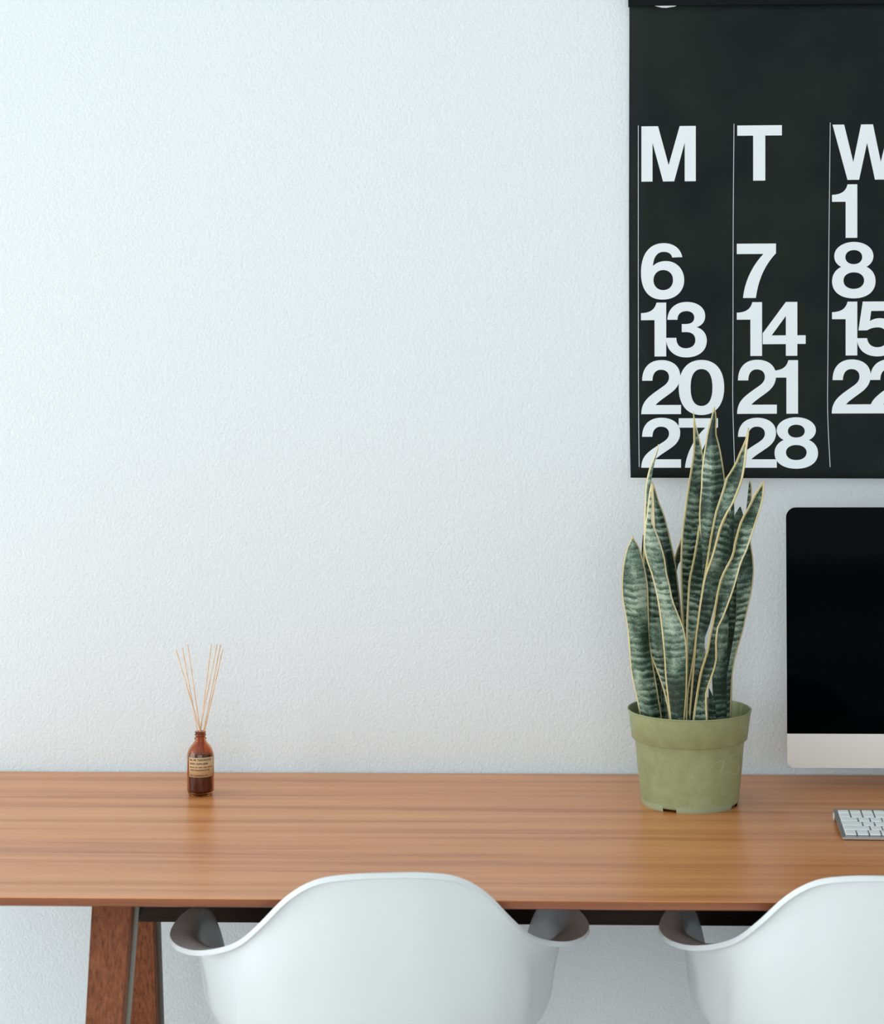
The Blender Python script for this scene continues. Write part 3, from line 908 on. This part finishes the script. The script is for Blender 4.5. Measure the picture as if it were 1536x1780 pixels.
L11 = [(837,1327.3,1327.7),(846,1320,1327.8),(865,1309,1326.3),(881,1301,1322.4),(904,1288.5,1315.3),(920,1283,1309.8),(944,1276.7,1302),(960,1274,1296.5),(976,1268,1288.5),(992,1258.5,1284),(1009,1251.7,1279.3),(1033,1246,1272),(1058,1242,1263),(1074,1239.6,1256.5),(1090,1236.4,1248.5),(1107,1232.6,1246),(1123,1230.2,1245),(1139,1227.2,1246),(1155,1221,1244),(1180,1215,1236),(1204,1211,1228),(1228,1207.5,1228),(1250,1204.5,1229),(1278,1203.5,1229)]
L13 = [(866,1274.2,1274.8),(890,1269,1276),(920,1264,1275.5),(960,1263,1273),(1000,1262,1271),(1050,1256,1269),(1090,1247,1265),(1139,1240,1264),(1180,1238,1263),(1220,1240,1263),(1278,1244,1262)]
L14 = [(1196,1231.5,1232.2),(1208,1231,1238),(1222,1230.8,1242.5),(1240,1231,1244),(1278,1232,1243)]
L16 = [(881,1286.5,1286.9),(890,1280.5,1290),(900,1275.5,1292.5),(930,1275,1291),(980,1270,1290),(1050,1268,1284),(1100,1266,1280),(1150,1264,1274),(1200,1264,1272),(1278,1264,1270)]
L18 = [(833,1303.3,1303.7),(845,1301.5,1306.8),(860,1300,1306.5),(890,1297,1306),(920,1293,1305),(943,1290,1304.5),(967,1284,1308.5),(992,1283,1310),(1017,1281,1308),(1041,1280,1304),(1066,1280,1298),(1090,1278,1293),(1123,1273,1284),(1152,1268,1276.5),(1172,1265,1273),(1212,1261,1271),(1250,1260,1270),(1278,1260,1269)]
L19 = [(925,1188,1189),(945,1181,1189),(958,1175.5,1188),(968,1173,1186),(985,1168,1177),(1010,1164,1176),(1060,1164,1180),(1278,1170,1182)]
L20 = [(1180,1151,1152),(1205,1149.5,1155.5),(1240,1149.5,1160),(1278,1150,1160)]
L21 = [(930,1117.5,1118),(945,1116,1120),(965,1115,1127),(1000,1117,1134),(1050,1120,1142),(1110,1124,1146),(1200,1132,1152),(1278,1138,1154)]
leaf(L1, 3.620, R(-20), -.48, .0, 3.640, 1)
leaf(L2, 3.572, R(-26), -.34, .0, 3.575, 2)
leaf(L3, 3.640, R(-6), -.36, .01, 3.620, 3, 'left')
leaf(L5, 3.668, R(6), -.48, .0, 3.66, 4)
leaf(L6, 3.652, R(34), .10, .01, 3.64, 5)
leaf(L7, 3.622, R(-12), -.44, .0, 3.64, 6)
leaf(L8, 3.600, R(34), .12, .0, 3.605, 7, 'left')
leaf(L9, 3.560, R(-14), .28, .0, 3.580, 8)
leaf(L10, 3.665, R(44), -.15, .0, 3.575, 9, 'left')
leaf(L11, 3.545, R(14), .22, .0, 3.575, 10)
leaf(L13, 3.668, R(42), -.2, .0, 3.655, 11, 'none')
leaf(L14, 3.640, R(-10), -.2, .0, None, 12, 'none')
leaf(L16, 3.700, R(48), -.1, .0, 3.70, 13, 'none')
leaf(L18, 3.690, R(42), -.15, .0, 3.685, 14, 'right')
leaf(L19, 3.705, R(40), .2, .0, None, 15, 'left')
leaf(L20, 3.68, R(0), .2, .0, None, 16, 'none')
leaf(L21, 3.705, R(40), -.2, .0, None, 17, 'none')

# ------------------------------------------------------------------ reed diffuser
DB = 3.695
bc = W(348.8, 1387.5, DB); bc.z = DESK_Z
dif = empty('reed_diffuser', bc, 'small amber glass bottle with kraft label and thin reeds', 'diffuser')
bm = bmesh.new()
ro = .0229
prof_out = [(0, .0022), (.0165, .0012), (.0180, 0), (.0198, .0012), (.0217, .0045), (.0227, .0085), (ro, .012), (ro, .066), (.0226, .0695), (.0214, .0745),
            (.0190, .0795), (.0155, .0845), (.0120, .0882), (.0100, .0905), (.0092, .0925), (.0090, .0935), (.0100, .0945), (.0103, .0955), (.0100, .0965), (.0086, .0975),
            (.0084, .0995), (.0094, .1005), (.0097, .1018), (.0094, .1032), (.0086, .1040), (.0084, .1050), (.0094, .1056), (.0096, .1066), (.0092, .1074), (.0078, .1078)]
prof_in = [(.0066, .1074), (.0064, .0925), (.0074, .0895), (.0100, .0862), (.0135, .0828), (.0170, .0785), (.0194, .0738), (.0206, .069), (.0209, .066), (.0209, .012),
           (.0204, .008), (.0185, .0040), (0, .0036)]
add_lathe(bm, prof_out + prof_in, 64)
from_bm('bottle', bm, m_amber, dif, True)
bm = bmesh.new()
add_lathe(bm, [(0, .0040), (.0184, .0044), (.0202, .0082), (.0206, .012), (.0206, .0685), (.0200, .0690), (0, .0690)], 64)
o = from_bm('oil', bm, m_oil, dif, True); o['label'] = 'dark amber oil filling the lower bottle'
# label wrapped around the front right of the bottle
lz0, lz1 = .0338, .0670
la0, la1 = R(-90 - 48), R(-90 + 84)
bm = bmesh.new()
add_lathe(bm, [(ro + .0001, lz0), (ro + .0003, lz0), (ro + .0003, lz1), (ro + .0001, lz1)], 40, la0, la1)
lab = from_bm('label', bm, m_label, dif, True)
lab['label'] = 'kraft paper label with small typewriter lettering'
def bottle_text(s, z, size, ang0, width):
    c = bpy.data.curves.new('t', 'FONT'); c.body = s; c.size = 1.0; c.fill_mode = 'FRONT' if hasattr(c, 'fill_mode') and False else c.fill_mode
    c.offset = 0.022
    o = bpy.data.objects.new('t', c); COL.objects.link(o)
    dg = bpy.context.evaluated_depsgraph_get(); dg.update()
    me = bpy.data.meshes.new_from_object(o.evaluated_get(dg))
    bpy.data.objects.remove(o)
    xs = [v_.co.x for v_ in me.vertices]
    k = width / (max(xs) - min(xs))
    for v_ in me.vertices:
        a = ang0 + v_.co.x * k / ro
        v_.co = ((ro + .0005) * math.cos(a), (ro + .0005) * math.sin(a), z + v_.co.y * size)
    me.name = 'lettering'
    return link('lettering', me, m_ink, lab)
bottle_text('No. 04: TEAKWOOD', .0615, .0050, R(-90 - 42), .0395)
bottle_text('REED DIFFUSER', .0552, .0046, R(-90 - 42), .0330)
bottle_text('MADE IN THE USA WITH', .0496, .0036, R(-90 - 42), .0415)
bottle_text('FINE FRAGRANCE OIL', .0448, .0036, R(-90 - 38), .0350)
bottle_text('P.F. CANDLE CO.', .0358, .0034, R(-90 - 38), .0310)
for (x1, y1, x0, dd) in ((306, 1130, 350.0, -.018), (317, 1127, 344.5, .004), (326, 1120, 349.0, .02), (367, 1120, 347.5, .012), (377, 1121, 345.5, -.006), (383, 1121, 352.5, .01), (387, 1128, 353.8, -.016)):
    tip = W(x1, y1, DB + dd) - Vector(bc)
    mid = W(x0, 1278, DB + dd * .15) - Vector(bc)
    d = (tip - mid)
    foot = mid - d * (.097 / d.z)
    rr = math.hypot(foot.x, foot.y)
    if rr > .0175: foot.x *= .0175 / rr; foot.y *= .0175 / rr
    bm = bmesh.new()
    add_tube(bm, [foot, mid, mid + d * .5, tip], .00092, 8)
    from_bm('reed', bm, m_reed, dif, True)
